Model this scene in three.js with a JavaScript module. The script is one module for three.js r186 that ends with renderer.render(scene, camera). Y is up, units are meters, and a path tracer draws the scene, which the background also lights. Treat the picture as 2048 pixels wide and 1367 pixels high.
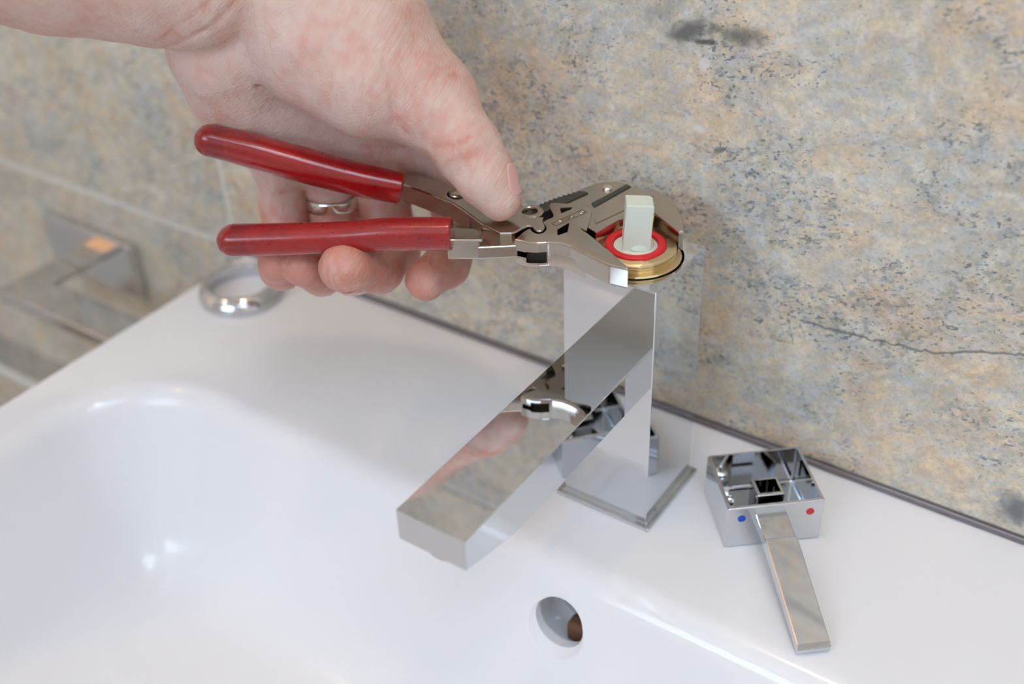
import * as THREE from 'three';
import { RoundedBoxGeometry } from 'three/addons/geometries/RoundedBoxGeometry.js';
import { MarchingCubes } from 'three/addons/objects/MarchingCubes.js';
import { mergeGeometries, mergeVertices, toCreasedNormals } from 'three/addons/utils/BufferGeometryUtils.js';
import { TextGeometry } from 'three/addons/geometries/TextGeometry.js';
import { FontLoader } from 'three/addons/loaders/FontLoader.js';
import { RectAreaLightUniformsLib } from 'three/addons/lights/RectAreaLightUniformsLib.js';
import { Brush, Evaluator, SUBTRACTION } from 'three-bvh-csg';

// ---------------------------------------------------------------- camera, sky, lights, exposure
const scene = new THREE.Scene();
const camera = new THREE.PerspectiveCamera(32.8723, 2048 / 1367, 0.01, 30);
camera.position.set(0.2005, 0.3815, 0.3715);
camera.up.set(-0.3033, 0.8167, -0.4910);
camera.lookAt(-0.2753, -0.1948, -0.2930);
camera.focus = 0.485;
camera.userData.fStop = 4.5;
scene.add(camera);

scene.background = new THREE.Color(0.70, 0.87, 1.07);      // overcast daylight outside the window
scene.backgroundIntensity = 11;

const renderer = new THREE.WebGLRenderer({ antialias: true });
renderer.toneMapping = THREE.LinearToneMapping;
renderer.toneMappingExposure = 0.53;
renderer.shadowMap.enabled = true;
renderer.shadowMap.type = THREE.PCFSoftShadowMap;
RectAreaLightUniformsLib.init();

// lamps: [x, y, z, intensity]
const DOWNLIGHTS = [[-0.12, 1.56, 0.16, 0.9], [0.45, 1.56, 0.45, 0.6], [-0.95, 1.56, 0.55, 0.6]];
const WARM = new THREE.Color(1.0, 0.74, 0.54);
const GLOW = new THREE.Color(2.4, 1.25, 0.58);
const PANELS = [   // at, width, height, facing, label
  [[1.4, 1.32, 1.32], 0.5, 0.5, 'left', 'square warm glowing wall lamp on the right bathroom wall'],
  [[-1.5, 0.72, 0.72], 0.4, 0.4, 'right', 'square warm glowing wall lamp on the left bathroom wall']];

// ---------------------------------------------------------------- helpers
const MM = 0.001;
const v3 = (a) => new THREE.Vector3(a[0] * MM, a[1] * MM, a[2] * MM);
const lin = (r, g, b) => new THREE.Color().setRGB(r / 255, g / 255, b / 255, THREE.SRGBColorSpace);
let seed = 7;
const rnd = () => { seed = (seed * 1664525 + 1013904223) >>> 0; return seed / 4294967296; };
const hash2 = (x, y) => { let h = Math.imul(x, 374761393) + Math.imul(y, 668265263); h = Math.imul(h ^ (h >>> 13), 1274126177); return ((h ^ (h >>> 16)) >>> 0) / 4294967296; };
function noise2(x, y) {
  const i = Math.floor(x), j = Math.floor(y), u = x - i, w = y - j, a = u * u * (3 - 2 * u), b = w * w * (3 - 2 * w);
  return (hash2(i, j) * (1 - a) + hash2(i + 1, j) * a) * (1 - b) + (hash2(i, j + 1) * (1 - a) + hash2(i + 1, j + 1) * a) * b;
}
function fbm(x, y, n) { let s = 0, a = 0.5, t = 0; for (let k = 0; k < n; k++) { s += a * noise2(x, y); t += a; x = x * 2.03 + 17.3; y = y * 2.03 - 9.1; a *= 0.5; } return s / t; }
const hash3 = (x, y, z) => hash2(x + Math.imul(z, 7919), y - Math.imul(z, 104729));
function noise3(x, y, z) {
  const i = Math.floor(x), j = Math.floor(y), k = Math.floor(z), f = (t) => t * t * (3 - 2 * t), a = f(x - i), b = f(y - j), c = f(z - k);
  const L = (p, q, t) => p + (q - p) * t;
  const g = (kk) => L(L(hash3(i, j, kk), hash3(i + 1, j, kk), a), L(hash3(i, j + 1, kk), hash3(i + 1, j + 1, kk), a), b);
  return L(g(k), g(k + 1), c);
}
const sstep = (a, b, x) => { const t = Math.min(1, Math.max(0, (x - a) / (b - a))); return t * t * (3 - 2 * t); };
const mix = (a, b, t) => a + (b - a) * t;

const taken = {};
const numbered = (name) => { const n = (taken[name] = (taken[name] ?? -1) + 1); return n ? name + '_' + String(n).padStart(3, '0') : name; };
function part(name, geo, mat, parent) {
  const m = new THREE.Mesh(geo, mat); m.name = numbered(name); m.castShadow = m.receiveShadow = true; parent.add(m); return m;
}
function thing(name, label, category, pos = [0, 0, 0], turn = 0, group) {
  const o = new THREE.Group(); o.name = numbered(name); scene.add(o);
  o.position.set(...pos); o.rotation.y = turn; o.userData = { label, category };
  if (group) o.userData.group = group;
  return o;
}
function struct(name, geo, mat, label, category) {
  const m = new THREE.Mesh(geo, mat); m.name = name; m.userData = { kind: 'structure' };
  if (label) m.userData.label = label;
  if (category) m.userData.category = category;
  m.castShadow = m.receiveShadow = true; scene.add(m); return m;
}
const box = (x0, x1, y0, y1, z0, z1, r) => {
  const g = r ? new RoundedBoxGeometry(x1 - x0, y1 - y0, z1 - z0, 3, r) : new THREE.BoxGeometry(x1 - x0, y1 - y0, z1 - z0);
  return g.translate((x0 + x1) / 2, (y0 + y1) / 2, (z0 + z1) / 2);
};
const bare = (g) => { const o = g.index ? g.toNonIndexed() : g.clone(); for (const k of Object.keys(o.attributes)) if (k !== 'position' && k !== 'normal') o.deleteAttribute(k); return o; };
const join = (list) => mergeGeometries(list.map(bare));
const ev = new Evaluator(); ev.useGroups = false; ev.attributes = ['position', 'normal'];
function cut(a, ...bs) {
  let A = new Brush(bare(a)); A.updateMatrixWorld();
  for (const b of bs) { const B = new Brush(bare(b)); B.updateMatrixWorld(); A = ev.evaluate(A, B, SUBTRACTION); }
  return A.geometry;
}
// outlines in the pliers' plane: [x, -z] in mm, extruded upwards between two heights (mm)
function outline(list, holes = []) {
  const s = new THREE.Shape(list.map((p) => new THREE.Vector2(p[0] * MM, p[1] * MM)));
  for (const h of holes) s.holes.push(new THREE.Path(h.map((p) => new THREE.Vector2(p[0] * MM, p[1] * MM))));
  return s;
}
function smooth(list, n = 4, closed = true) {
  const c = new THREE.CatmullRomCurve3(list.map((p) => new THREE.Vector3(p[0], p[1], 0)), closed, 'centripetal');
  return c.getPoints(list.length * n).slice(0, closed ? -1 : undefined).map((p) => [p.x, p.y]);
}
function slab(shape, y0, y1, bevel = 0.5) {
  const b = bevel * MM;
  const g = new THREE.ExtrudeGeometry(shape, { depth: (y1 - y0) * MM - 2 * b, bevelEnabled: b > 0, bevelThickness: b, bevelSize: b, bevelOffset: -b, bevelSegments: 3, curveSegments: 16, steps: 1 });
  g.translate(0, 0, b); g.rotateX(-Math.PI / 2); g.translate(0, y0 * MM, 0);
  return g;
}
// a closed swept body along points, rounded-rectangle section (half width in-plane, half height), rounded ends
function sweep(pts, sizes, { up = new THREE.Vector3(0, 1, 0), power = 2.6, seg = 56, capA = true, capB = true } = {}) {
  const curve = new THREE.CatmullRomCurve3(pts), N = 60, pos = [], idx = [], uvs = [];
  const L = curve.getLength();
  const size = (t) => { const f = t * (sizes.length - 1), i = Math.min(sizes.length - 2, Math.floor(f)), k = f - i, kk = k * k * (3 - 2 * k); return [mix(sizes[i][0], sizes[i + 1][0], kk) * MM, mix(sizes[i][1], sizes[i + 1][1], kk) * MM]; };
  const rings = [];
  const ca = size(0)[0], cb = size(1)[0];
  if (capA) for (let k = 0; k < 9; k++) { const a = (k / 9) * Math.PI / 2; rings.push([0, -ca * Math.cos(a) * 1.05, Math.sin(a) || 1e-3]); }
  for (let k = 0; k <= N; k++) rings.push([k / N, 0, 1]);
  if (capB) for (let k = 8; k >= 0; k--) { const a = (k / 9) * Math.PI / 2; rings.push([1, cb * Math.cos(a) * 1.05, Math.sin(a) || 1e-3]); }
  else rings.push([1, 0.0002, 0.985], [1, 0.0007, 0.95], [1, 0.0008, 0.9], [1, 0.0008, 0.02]);
  for (const [t, off, sc] of rings) {
    const p = curve.getPointAt(t), T = curve.getTangentAt(t), S = new THREE.Vector3().crossVectors(up, T).normalize(), U = new THREE.Vector3().crossVectors(T, S);
    p.addScaledVector(T, off); const [w, h] = size(t);
    for (let j = 0; j < seg; j++) {
      const a = (j / seg) * 2 * Math.PI, c = Math.cos(a), s = Math.sin(a);
      const rr = sc * Math.pow(Math.pow(Math.abs(c) / w, power) + Math.pow(Math.abs(s) / h, power), -1 / power);
      const q = p.clone().addScaledVector(S, c * rr).addScaledVector(U, s * rr);
      pos.push(q.x, q.y, q.z); uvs.push(t, j / seg);
    }
  }
  const R = rings.length;
  for (let i = 0; i < R - 1; i++) for (let j = 0; j < seg; j++) { const a = i * seg + j, b = i * seg + (j + 1) % seg, c = a + seg, d = b + seg; idx.push(a, b, c, b, d, c); }
  for (const [ring, flip] of [[0, true], [R - 1, false]]) for (let j = 1; j < seg - 1; j++) { const o = ring * seg; flip ? idx.push(o, o + j + 1, o + j) : idx.push(o, o + j, o + j + 1); }
  const g = new THREE.BufferGeometry(); g.setAttribute('position', new THREE.Float32BufferAttribute(pos, 3)); g.setAttribute('uv', new THREE.Float32BufferAttribute(uvs, 2)); g.setIndex(idx);
  g.computeVertexNormals();
  return g;
}
const lathe = (pts, seg = 96) => new THREE.LatheGeometry(pts.map((p) => new THREE.Vector2(p[0] * MM, p[1] * MM)), seg);

// ---------------------------------------------------------------- textures
function picture(w, h, f, srgb = true) {
  const d = new Uint8Array(w * h * 4);
  for (let y = 0; y < h; y++) for (let x = 0; x < w; x++) { const c = f(x, y), o = (y * w + x) * 4; d[o] = c[0]; d[o + 1] = c[1]; d[o + 2] = c[2]; d[o + 3] = 255; }
  const t = new THREE.DataTexture(d, w, h); t.wrapS = t.wrapT = THREE.RepeatWrapping; t.magFilter = THREE.LinearFilter; t.minFilter = THREE.LinearMipmapLinearFilter; t.generateMipmaps = true;
  if (srgb) t.colorSpace = THREE.SRGBColorSpace; t.needsUpdate = true; return t;
}
// stone tile face, 614 x 307 mm, origin at the lower left corner; positions of its own marks in mm
const TW = 0.614, TH = 0.307;
const flecks = [];
for (let k = 0; k < 90; k++) flecks.push([rnd() * 614, rnd() * 307, 0.8 + rnd() * rnd() * 3.2, rnd() * 3.14]);
function stone(u, w) {            // mm on the tile
  const wx = (fbm(u / 28, w / 28, 3) - 0.5) * 26, wy = (fbm(u / 28 + 40, w / 28 + 7, 3) - 0.5) * 26;
  const x = u + wx, y = w + wy, uw = u * 0.96 + w * 0.28, ww = w * 0.96 - u * 0.28;
  const big = fbm(x / 70 + 3, y / 70, 3), tan = fbm(x / 22 + 11, y / 16 + 5, 4), blue = fbm(x / 40 - 8, y / 34 + 21, 4), fine = fbm(u / 1.3, w / 1.3, 2), mid = fbm(x / 6, y / 5, 3);
  let r = 200, g = 191, b = 176;
  const t1 = sstep(0.52, 0.70, tan); r = mix(r, 204, t1 * 0.7); g = mix(g, 183, t1 * 0.7); b = mix(b, 161, t1 * 0.7);
  const t2 = sstep(0.48, 0.70, blue); r = mix(r, 184, t2 * 0.6); g = mix(g, 184, t2 * 0.6); b = mix(b, 179, t2 * 0.6);
  const t3 = fbm(uw / 5 + 31, ww / 3.0 - 12, 3) - 0.5; r += t3 * 24; g += t3 * 6; b -= t3 * 26;
  const l = (big - 0.5) * 18 + (mid - 0.5) * 38 + (fine - 0.5) * 26 + 3; r += l; g += l; b += l;
  // dark mineral specks, denser in clouds
  const dens = sstep(0.38, 0.66, fbm(x / 24 + 60, y / 18 - 14, 4));
  const sp = fbm(uw / 1.9 + 0.8 * mid + 200, ww / 1.1, 2), sp2 = fbm(uw / 0.95 + 90, ww / 0.7 + 30, 2), sp3 = fbm(uw / 3.6 + 10, ww / 2.4 + 70, 3);
  const k = Math.max(sstep(0.75 - 0.11 * dens, 0.90 - 0.09 * dens, sp) * (0.45 + 0.55 * dens), 0.75 * sstep(0.80 - 0.08 * dens, 0.90 - 0.06 * dens, sp2), 0.4 * dens * sstep(0.56, 0.72, sp3));
  r = mix(r, 92, k * 0.7); g = mix(g, 98, k * 0.7); b = mix(b, 104, k * 0.7);
  return [r * 1.03, g * 1.03, b * 1.02, k];
}
const inEllipse = (u, w, cx, cy, rx, ry, a) => { const c = Math.cos(a), s = Math.sin(a), dx = u - cx, dy = w - cy; return Math.hypot((dx * c + dy * s) / rx, (-dx * s + dy * c) / ry); };
const TILE_X = -326.5, TILE_Y = 3.8;   // lower left corner of the large visible tile on the wall, mm
const marks = [];                    // marks of that tile: [x, y, rx, ry, angle, colour, strength]
const mk = (p, rx, ry, a, col, s) => marks.push([p[0] - TILE_X, p[1] - TILE_Y, rx, ry, a, col, s]);
mk([-10.3,204.4,-59.9], 13, 5, 0.5, [92, 94, 92], 0.8); mk([-3.1,201,-59.9], 7, 1.6, 0.1, [70, 72, 74], 0.8); mk([12.5,206.4,-59.9], 12, 5, 0.1, [104, 102, 96], 0.75); mk([-22.1,211.5,-59.9], 14, 4, 0.5, [140, 138, 130], 0.5);
mk([-41.1,148.9,-59.9], 3, 1.8, 0.4, [226, 222, 216], 0.9); mk([-2.7,161.6,-59.9], 2.6, 1.8, -0.3, [226, 224, 220], 0.9); mk([-1.9,191.5,-59.9], 3.6, 2.6, 0.8, [222, 220, 216], 0.8);
mk([-46.7,161.7,-59.9], 1.3, 1.2, 0, [226, 224, 220], 0.9); mk([-99.6,191.9,-59.9], 1.8, 1.0, 0, [224, 222, 216], 0.8); mk([8,153.9,-59.9], 3.0, 1.5, 0.4, [116, 114, 108], 0.8);
mk([101.4,131.6,-59.9], 22, 2.2, 0.55, [206, 204, 196], 0.6); mk([107.2,116.5,-59.9], 16, 2.6, 0.6, [204, 202, 196], 0.6); mk([163.7,17,-59.9], 9, 11, 0.3, [106, 110, 116], 0.9);
mk([77.9,62.1,-59.9], 3, 1.6, 0, [222, 222, 220], 0.6);
const CR = [[54,79.9,-59.9], [77.6,80.7,-59.9], [97.9,82.2,-59.9], [115,84.4,-59.9], [132.5,92.1,-59.9], [159.1,98.7,-59.9]].map((p) => [p[0] - TILE_X, p[1] - TILE_Y]);
function segDist(u, w, a, b) { const dx = b[0] - a[0], dy = b[1] - a[1], t = Math.min(1, Math.max(0, ((u - a[0]) * dx + (w - a[1]) * dy) / (dx * dx + dy * dy))); return Math.hypot(u - a[0] - t * dx, w - a[1] - t * dy); }
const NX = 2048, NY = 1024, relief = new Float32Array(NX * NY);
const stoneMap = picture(NX, NY, (px, py) => {
  const u = (px + 0.5) / NX * 614, w = (py + 0.5) / NY * 307, c = stone(u, w);
  let [r, g, b] = c, dark = c[3];
  const wob = 0.5 + fbm(u / 3, w / 3, 3);
  for (const [mx, my, rx, ry, a, col, s] of marks) {
    if (Math.abs(u - mx) > 34 || Math.abs(w - my) > 34) continue;
    const soft = rx > 6 ? 0.15 : 0.55, k = (1 - sstep(soft, 1.25, inEllipse(u, w, mx, my, rx, ry, a) * wob)) * s; r = mix(r, col[0], k); g = mix(g, col[1], k); b = mix(b, col[2], k);
  }
  if (u > CR[0][0] - 3) { let d = 9; for (let k = 0; k < CR.length - 1; k++) d = Math.min(d, segDist(u + (wob - 1) * 3, w + (wob - 1) * 3, CR[k], CR[k + 1])); const k = (1 - sstep(0.15, 0.9, d)) * 0.6; r = mix(r, 88, k); g = mix(g, 88, k); b = mix(b, 90, k); dark += k; }
  for (const [fx, fy, fr, fa] of flecks) { if (Math.abs(u - fx) > 5 || Math.abs(w - fy) > 5) continue; const k = 1 - sstep(0.6, 1.1, inEllipse(u, w, fx, fy, fr, fr * 0.55, fa) * wob); r = mix(r, 222, k * 0.5); g = mix(g, 218, k * 0.5); b = mix(b, 208, k * 0.5); }
  relief[py * NX + px] = dark;
  return [r, g, b].map((x) => Math.max(0, Math.min(255, x)));
});
const stoneBump = picture(1024, 512, (px, py) => { const k = relief[py * 2 * NX + px * 2], u = px / 1024 * 614, w = py / 512 * 307, t = 150 - 70 * Math.min(1, k) + (fbm(u / 9, w / 9, 4) - 0.5) * 120; return [t, t, t]; }, false);
const grainBump = picture(512, 512, (px, py) => { const t = 128 + (fbm(px / 6, py / 6, 3) - 0.5) * 200; return [t, t, t]; }, false);

// red dipped sleeve: scuffs, nicks and grime; u runs from the tip (0) to the steel (1), about 95 mm, v round it (about 42 mm)
const nicks = []; for (let k = 0; k < 130; k++) nicks.push([rnd(), rnd(), 0.0015 + rnd() * rnd() * 0.007, 0.006 + rnd() * rnd() * 0.02, rnd()]);
const gripMap = picture(1024, 512, (px, py) => {
  const u = px / 1024, v = py / 512, grime = sstep(0.42, 0.75, fbm(u * 9, v * 8, 4)) * 0.22 + (1 - sstep(0.0, 0.16, u + 0.08 * (fbm(u * 20, v * 9, 3) - 0.5))) * 0.42, scuff = sstep(0.58, 0.8, fbm(u * 60, v * 14, 3)) * 0.25;
  let r = 156, g = 9, b = 15; r = mix(r, 96, grime); g = mix(g, 20, grime); b = mix(b, 30, grime); r = mix(r, 168, scuff); g = mix(g, 58, scuff); b = mix(b, 66, scuff);
  for (const [x, y, rx, ry, s] of nicks) { const dx = (u - x) / rx, dy = (v - y) / ry; if (dx * dx + dy * dy < 1) { const k = 0.35 + 0.5 * s; r = mix(r, 46, k); g = mix(g, 12, k); b = mix(b, 16, k); } }
  return [r, g, b];
});
const gripBump = picture(512, 256, (px, py) => { const u = px / 512, v = py / 256; let t = 128 + (fbm(u * 26, v * 12, 4) - 0.5) * 110; for (const [x, y, rx, ry] of nicks) { const dx = (u - x) / rx, dy = (v - y) / ry; if (dx * dx + dy * dy < 1) t -= 70; } return [t, t, t]; }, false);

// ---------------------------------------------------------------- materials
const std = (color, roughness, metalness = 0, more = {}) => new THREE.MeshPhysicalMaterial({ color, roughness, metalness, ...more });
const M = {
  tile: std(0xffffff, 0.5, 0, { map: stoneMap, bumpMap: stoneBump, bumpScale: 0.0006 }),
  grout: std(lin(222, 220, 214), 0.9),
  ceramic: std(lin(238, 238, 240), 0.1),
  chrome: std(new THREE.Color(0.66, 0.675, 0.70), 0.03, 1),
  satin: std(new THREE.Color(0.52, 0.46, 0.40), 0.2, 1),
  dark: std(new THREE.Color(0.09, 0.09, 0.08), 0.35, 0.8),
  brass: std(new THREE.Color(0.80, 0.64, 0.38), 0.28, 1),
  grip: std(0xffffff, 0.26, 0, { map: gripMap, bumpMap: gripBump, bumpScale: 0.0002, clearcoat: 0.7, clearcoatRoughness: 0.16 }),
  seal: std(lin(214, 20, 34), 0.35),
  nylon: std(lin(214, 222, 208), 0.38),
  silver: std(new THREE.Color(0.72, 0.70, 0.66), 0.14, 1),
  clay: std(lin(120, 84, 60), 0.8),
  paint: std(lin(242, 240, 236), 0.8),
  floor: std(lin(186, 172, 156), 0.5),
  frame: std(lin(240, 240, 238), 0.35),
  pane: std(0xffffff, 0.0, 0, { transmission: 1, thickness: 0, ior: 1.45 }),
  bead: std(lin(128, 122, 126), 0.28, 0.55),
  blue: std(lin(20, 70, 190), 0.35), red: std(lin(200, 24, 32), 0.35),
  glow: std(0x000000, 0.6, 0, { emissive: GLOW, emissiveIntensity: 1 }),
  lampglow: std(0x000000, 0.6, 0, { emissive: WARM, emissiveIntensity: 6 }),
};

// ---------------------------------------------------------------- the room
const RX0 = -1.6, RX1 = 1.5, RY0 = -0.85, RY1 = 1.6, ZB = -0.0599, ZF = 1.95, T = 0.12;
struct('floor', box(RX0 - T, RX1 + T, RY0 - T, RY0, ZB - T - 0.02, ZF + T), M.floor);

struct('wall_left', box(RX0 - T, RX0, RY0, RY1, ZB - T, ZF + T), M.paint);

const wallHole = (u0, u1, w0, w1, h) => {   // upright wall slab with a window opening; u runs along the wall
  const s = new THREE.Shape([[u0, w0], [u1, w0], [u1, w1], [u0, w1]].map((p) => new THREE.Vector2(...p)));
  s.holes.push(new THREE.Path([[h[0], h[2]], [h[0], h[3]], [h[1], h[3]], [h[1], h[2]]].map((p) => new THREE.Vector2(...p))));
  return new THREE.ExtrudeGeometry(s, { depth: T, bevelEnabled: false });
};
const WIN = [-0.75, 0.40, 0.60, 1.52], SKY = [0.35, 1.30, -1.30, -0.40];   // front window (x, y) and roof window (x, -z)
struct('wall_right', box(RX1, RX1 + T, RY0, RY1, ZB - T, ZF + T), M.paint);
struct('ceiling', wallHole(RX0 - T, RX1 + T, -ZF - T, -ZB + T + 0.02, SKY).rotateX(-Math.PI / 2).translate(0, RY1, 0), M.paint);
{
  struct('wall_front', wallHole(RX0, RX1, RY0, RY1, WIN).translate(0, 0, ZF), M.paint);
  [[WIN, 0, new THREE.Vector3(0, 0, ZF + 0.03)], [SKY, -Math.PI / 2, new THREE.Vector3(0, RY1 + 0.03, 0)]].forEach(([h, turn, at], k) => {
    const w = new THREE.Group(); w.name = 'window_' + (k + 1); w.userData = { kind: 'structure' }; w.position.copy(at); w.rotation.x = turn; scene.add(w);
    const f = 0.05;
    part('window_frame', join([box(h[0], h[1], h[2], h[2] + f, 0, 0.06), box(h[0], h[1], h[3] - f, h[3], 0, 0.06), box(h[0], h[0] + f, h[2] + f, h[3] - f, 0, 0.06), box(h[1] - f, h[1], h[2] + f, h[3] - f, 0, 0.06)]), M.frame, w);
    part('window_pane', new THREE.PlaneGeometry(h[1] - h[0] - 2 * f, h[3] - h[2] - 2 * f).translate((h[0] + h[1]) / 2, (h[2] + h[3]) / 2, 0.03), M.pane, w);
  });
}
// back wall: render behind, big stone tiles in front of it with recessed joints
const back = struct('wall_back', box(RX0, RX1, RY0, RY1, ZB - T, ZB - 0.0010), M.grout);
{
  const J = 0.0042;
  const tileGeo = (x0, x1, y0, y1, du, dv) => {
    const g = new RoundedBoxGeometry(x1 - x0, y1 - y0, 0.009, 2, 0.0008).translate((x0 + x1) / 2, (y0 + y1) / 2, ZB - 0.0045);
    const p = g.attributes.position, uv = g.attributes.uv;
    for (let i = 0; i < p.count; i++) uv.setXY(i, (p.getX(i) - x0) / TW + du, (p.getY(i) - y0) / TH + dv);
    return g;
  };
  const rows = [[TILE_Y * MM, TILE_Y * MM + TH], [TILE_Y * MM + TH + J, RY1], [TILE_Y * MM - J - TH, TILE_Y * MM - J], [RY0, TILE_Y * MM - 2 * J - TH]];
  rows.forEach(([y0, y1], r) => {
    const off = TILE_X * MM + (r === 0 ? 0 : r === 2 ? 0.17 : 0.31);
    for (let k = -3; k <= 3; k++) {
      const x0 = Math.max(RX0, off + k * (TW + J)), x1 = Math.min(RX1, off + k * (TW + J) + TW);
      if (x1 - x0 < 0.05) continue;
      const main = r === 0 && k === 0;
      part('tile', tileGeo(x0, x1, y0, y1, main ? 0 : r === 0 && k === -1 ? -0.52 : rnd(), main || r === 0 ? 0 : rnd()), M.tile, back);
    }
  });
  struct('trim_1', box(-0.3165, RX1, 0.0003, 0.0036, ZB - 0.0004, ZB + 0.0018, 0.0008), M.bead, 'thin grey sealing strip where basin deck meets stone wall');
  // low ledge on the wall at the far left
  struct('trim_2', box(RX0, -0.50, -0.197, -0.190, ZB, ZB + 0.030, 0.001), M.chrome, 'shiny grey ledge top on the wall below the roll holder');
  struct('trim_3', box(RX0, -0.50, -0.197, -0.1895, ZB + 0.0302, ZB + 0.0345, 0.001), M.grout, 'pale edge strip along the front of the low ledge');
  const led = struct('wall_ledge', box(RX0, -0.50, -0.60, -0.1975, ZB, ZB + 0.026), M.grout);
  part('tile', box(RX0, -0.50, -0.60, -0.2005, ZB + 0.026, ZB + 0.0335, 0.0008), M.tile, led);
}

// ---------------------------------------------------------------- washbasin
{
  const X0 = -0.316, X1 = 0.60, Z0 = ZB + 0.0004, Z1 = 0.42, B = { cx: 0.142, hx: 0.428, cz: 0.212, hz: 0.150, r: 0.062, deep: 0.100 };
  const sd = (x, z) => { const qx = Math.abs(x - B.cx) - B.hx + B.r, qz = Math.abs(z - B.cz) - B.hz + B.r; return Math.hypot(Math.max(qx, 0), Math.max(qz, 0)) + Math.min(Math.max(qx, qz), 0) - B.r; };
  // profile: soft lip, steep wall, rounded floor
  const prof = []; { const lip = 0.016;
    for (let k = 0; k <= 8; k++) { const a = k / 8 * 1.22; prof.push([lip * Math.sin(a) - lip * 0.6, -lip * (1 - Math.cos(a))]); }
    const e = prof[prof.length - 1], sl = Math.tan(1.22), rf = 0.038, y2 = -B.deep + rf * (1 - Math.cos(1.22)), s2 = e[0] + (e[1] - y2) / sl;
    for (let k = 0; k <= 12; k++) { const a = 1.22 * (1 - k / 12); prof.push([s2 + rf * (Math.sin(1.22) - Math.sin(a)), -B.deep + rf * (1 - Math.cos(a))]); } }
  const depth = (s) => { if (s <= prof[0][0]) return 0; for (let k = 1; k < prof.length; k++) if (s < prof[k][0]) { const a = prof[k - 1], b = prof[k]; return mix(a[1], b[1], (s - a[0]) / (b[0] - a[0])); } return prof[prof.length - 1][1] - 0.03 * (s - prof[prof.length - 1][0]); };
  const ax = [], az = [];
  const fill = (a, list) => { for (const [p, q, n] of list) for (let k = 0; k < n; k++) a.push(p + (q - p) * k / n); a.push(list[list.length - 1][1]); };
  fill(ax, [[X0, -0.300, 4], [-0.300, -0.190, 110], [-0.190, 0.46, 130], [0.46, 0.58, 90], [0.58, X1, 3]]);
  fill(az, [[Z0, 0.050, 12], [0.050, 0.150, 130], [0.150, 0.29, 30], [0.29, 0.372, 70], [0.372, Z1, 4]]);
  const nx = ax.length, nz = az.length, pos = [], idx = [];
  for (const z of az) for (const x of ax) pos.push(x, depth(-sd(x, z)), z);
  for (let j = 0; j < nz - 1; j++) for (let i = 0; i < nx - 1; i++) { const a = j * nx + i; idx.push(a, a + nx, a + 1, a + 1, a + nx, a + nx + 1); }
  const top = new THREE.BufferGeometry(); top.setAttribute('position', new THREE.Float32BufferAttribute(pos, 3)); top.setIndex(idx); top.computeVertexNormals();
  // rounded outer edge, sides and underside
  const skirt = [], sidx = [], per = [];
  for (let i = 0; i < nx; i++) per.push([ax[i], Z1, 0, 1]); for (let j = nz - 2; j >= 0; j--) per.push([X1, az[j], 1, 0]); for (let i = nx - 2; i >= 0; i--) per.push([ax[i], Z0, 0, -1]); for (let j = 1; j < nz; j++) per.push([X0, az[j], -1, 0]);
  const drop = [[0, 0], [0.0007, -0.0003], [0.0012, -0.001], [0.0014, -0.002], [0.0014, -0.150]];
  for (const [o, y] of drop) for (const [x, z, ox, oz] of per) skirt.push(x + o * ox, y, oz < 0 ? z : z + o * oz);
  const np = per.length;
  for (let k = 0; k < drop.length - 1; k++) for (let i = 0; i < np - 1; i++) { const a = k * np + i, b = a + 1, c = a + np, d = c + 1; sidx.push(a, c, b, b, c, d); }
  const sk = new THREE.BufferGeometry(); sk.setAttribute('position', new THREE.Float32BufferAttribute(skirt, 3)); sk.setIndex(sidx); sk.computeVertexNormals();
  const bot = new THREE.PlaneGeometry(X1 - X0, Z1 - Z0).rotateX(Math.PI / 2).translate((X0 + X1) / 2, -0.150, (Z0 + Z1) / 2);
  // overflow opening bored into the rear wall of the bowl, with a soft lip
  const oc = v3([6.3,-27,74.5]), slope = 0.35, tip = (g2) => g2.rotateX(Math.PI / 2).rotateX(-slope * 0.6);
  const bore = tip(new THREE.CylinderGeometry(0.0128, 0.0128, 0.05, 72)).translate(oc.x, oc.y, oc.z - 0.004);
  const lips = [[0.0142, 0.0136, 0.0026], [0.0152, 0.0138, 0.0013]].map(([r0, r1]) => tip(new THREE.CylinderGeometry(r0 + 0.004, 0.0126, (r0 + 0.004 - 0.0126) * 0.55 + 0.002, 72)).translate(oc.x - 0.0006, oc.y, oc.z));
  const cavity = new RoundedBoxGeometry(0.036, 0.038, 0.018, 4, 0.008).translate(oc.x + 0.001, oc.y - 0.003, oc.z - 0.0145);
  const A = new Brush(bare(mergeGeometries([bare(top), bare(sk), bare(bot)]))); A.updateMatrixWorld();
  
  const basin = thing('washbasin', 'white glossy rectangular ceramic washbasin with sunken bowl against stone wall', 'washbasin');
  let R = A;
  for (const tool of [lips[0], cavity, bore]) { const Bz = new Brush(bare(tool)); Bz.updateMatrixWorld(); R = ev.evaluate(R, Bz, SUBTRACTION); }
  const body = part('basin_body', R.geometry, M.ceramic, basin);
  part('overflow_channel', new RoundedBoxGeometry(0.022, 0.012, 0.010, 3, 0.003).translate(oc.x + 0.009, oc.y - 0.0145, oc.z - 0.0155), M.clay, body).userData.label = 'brown unglazed overflow channel';
}

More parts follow.
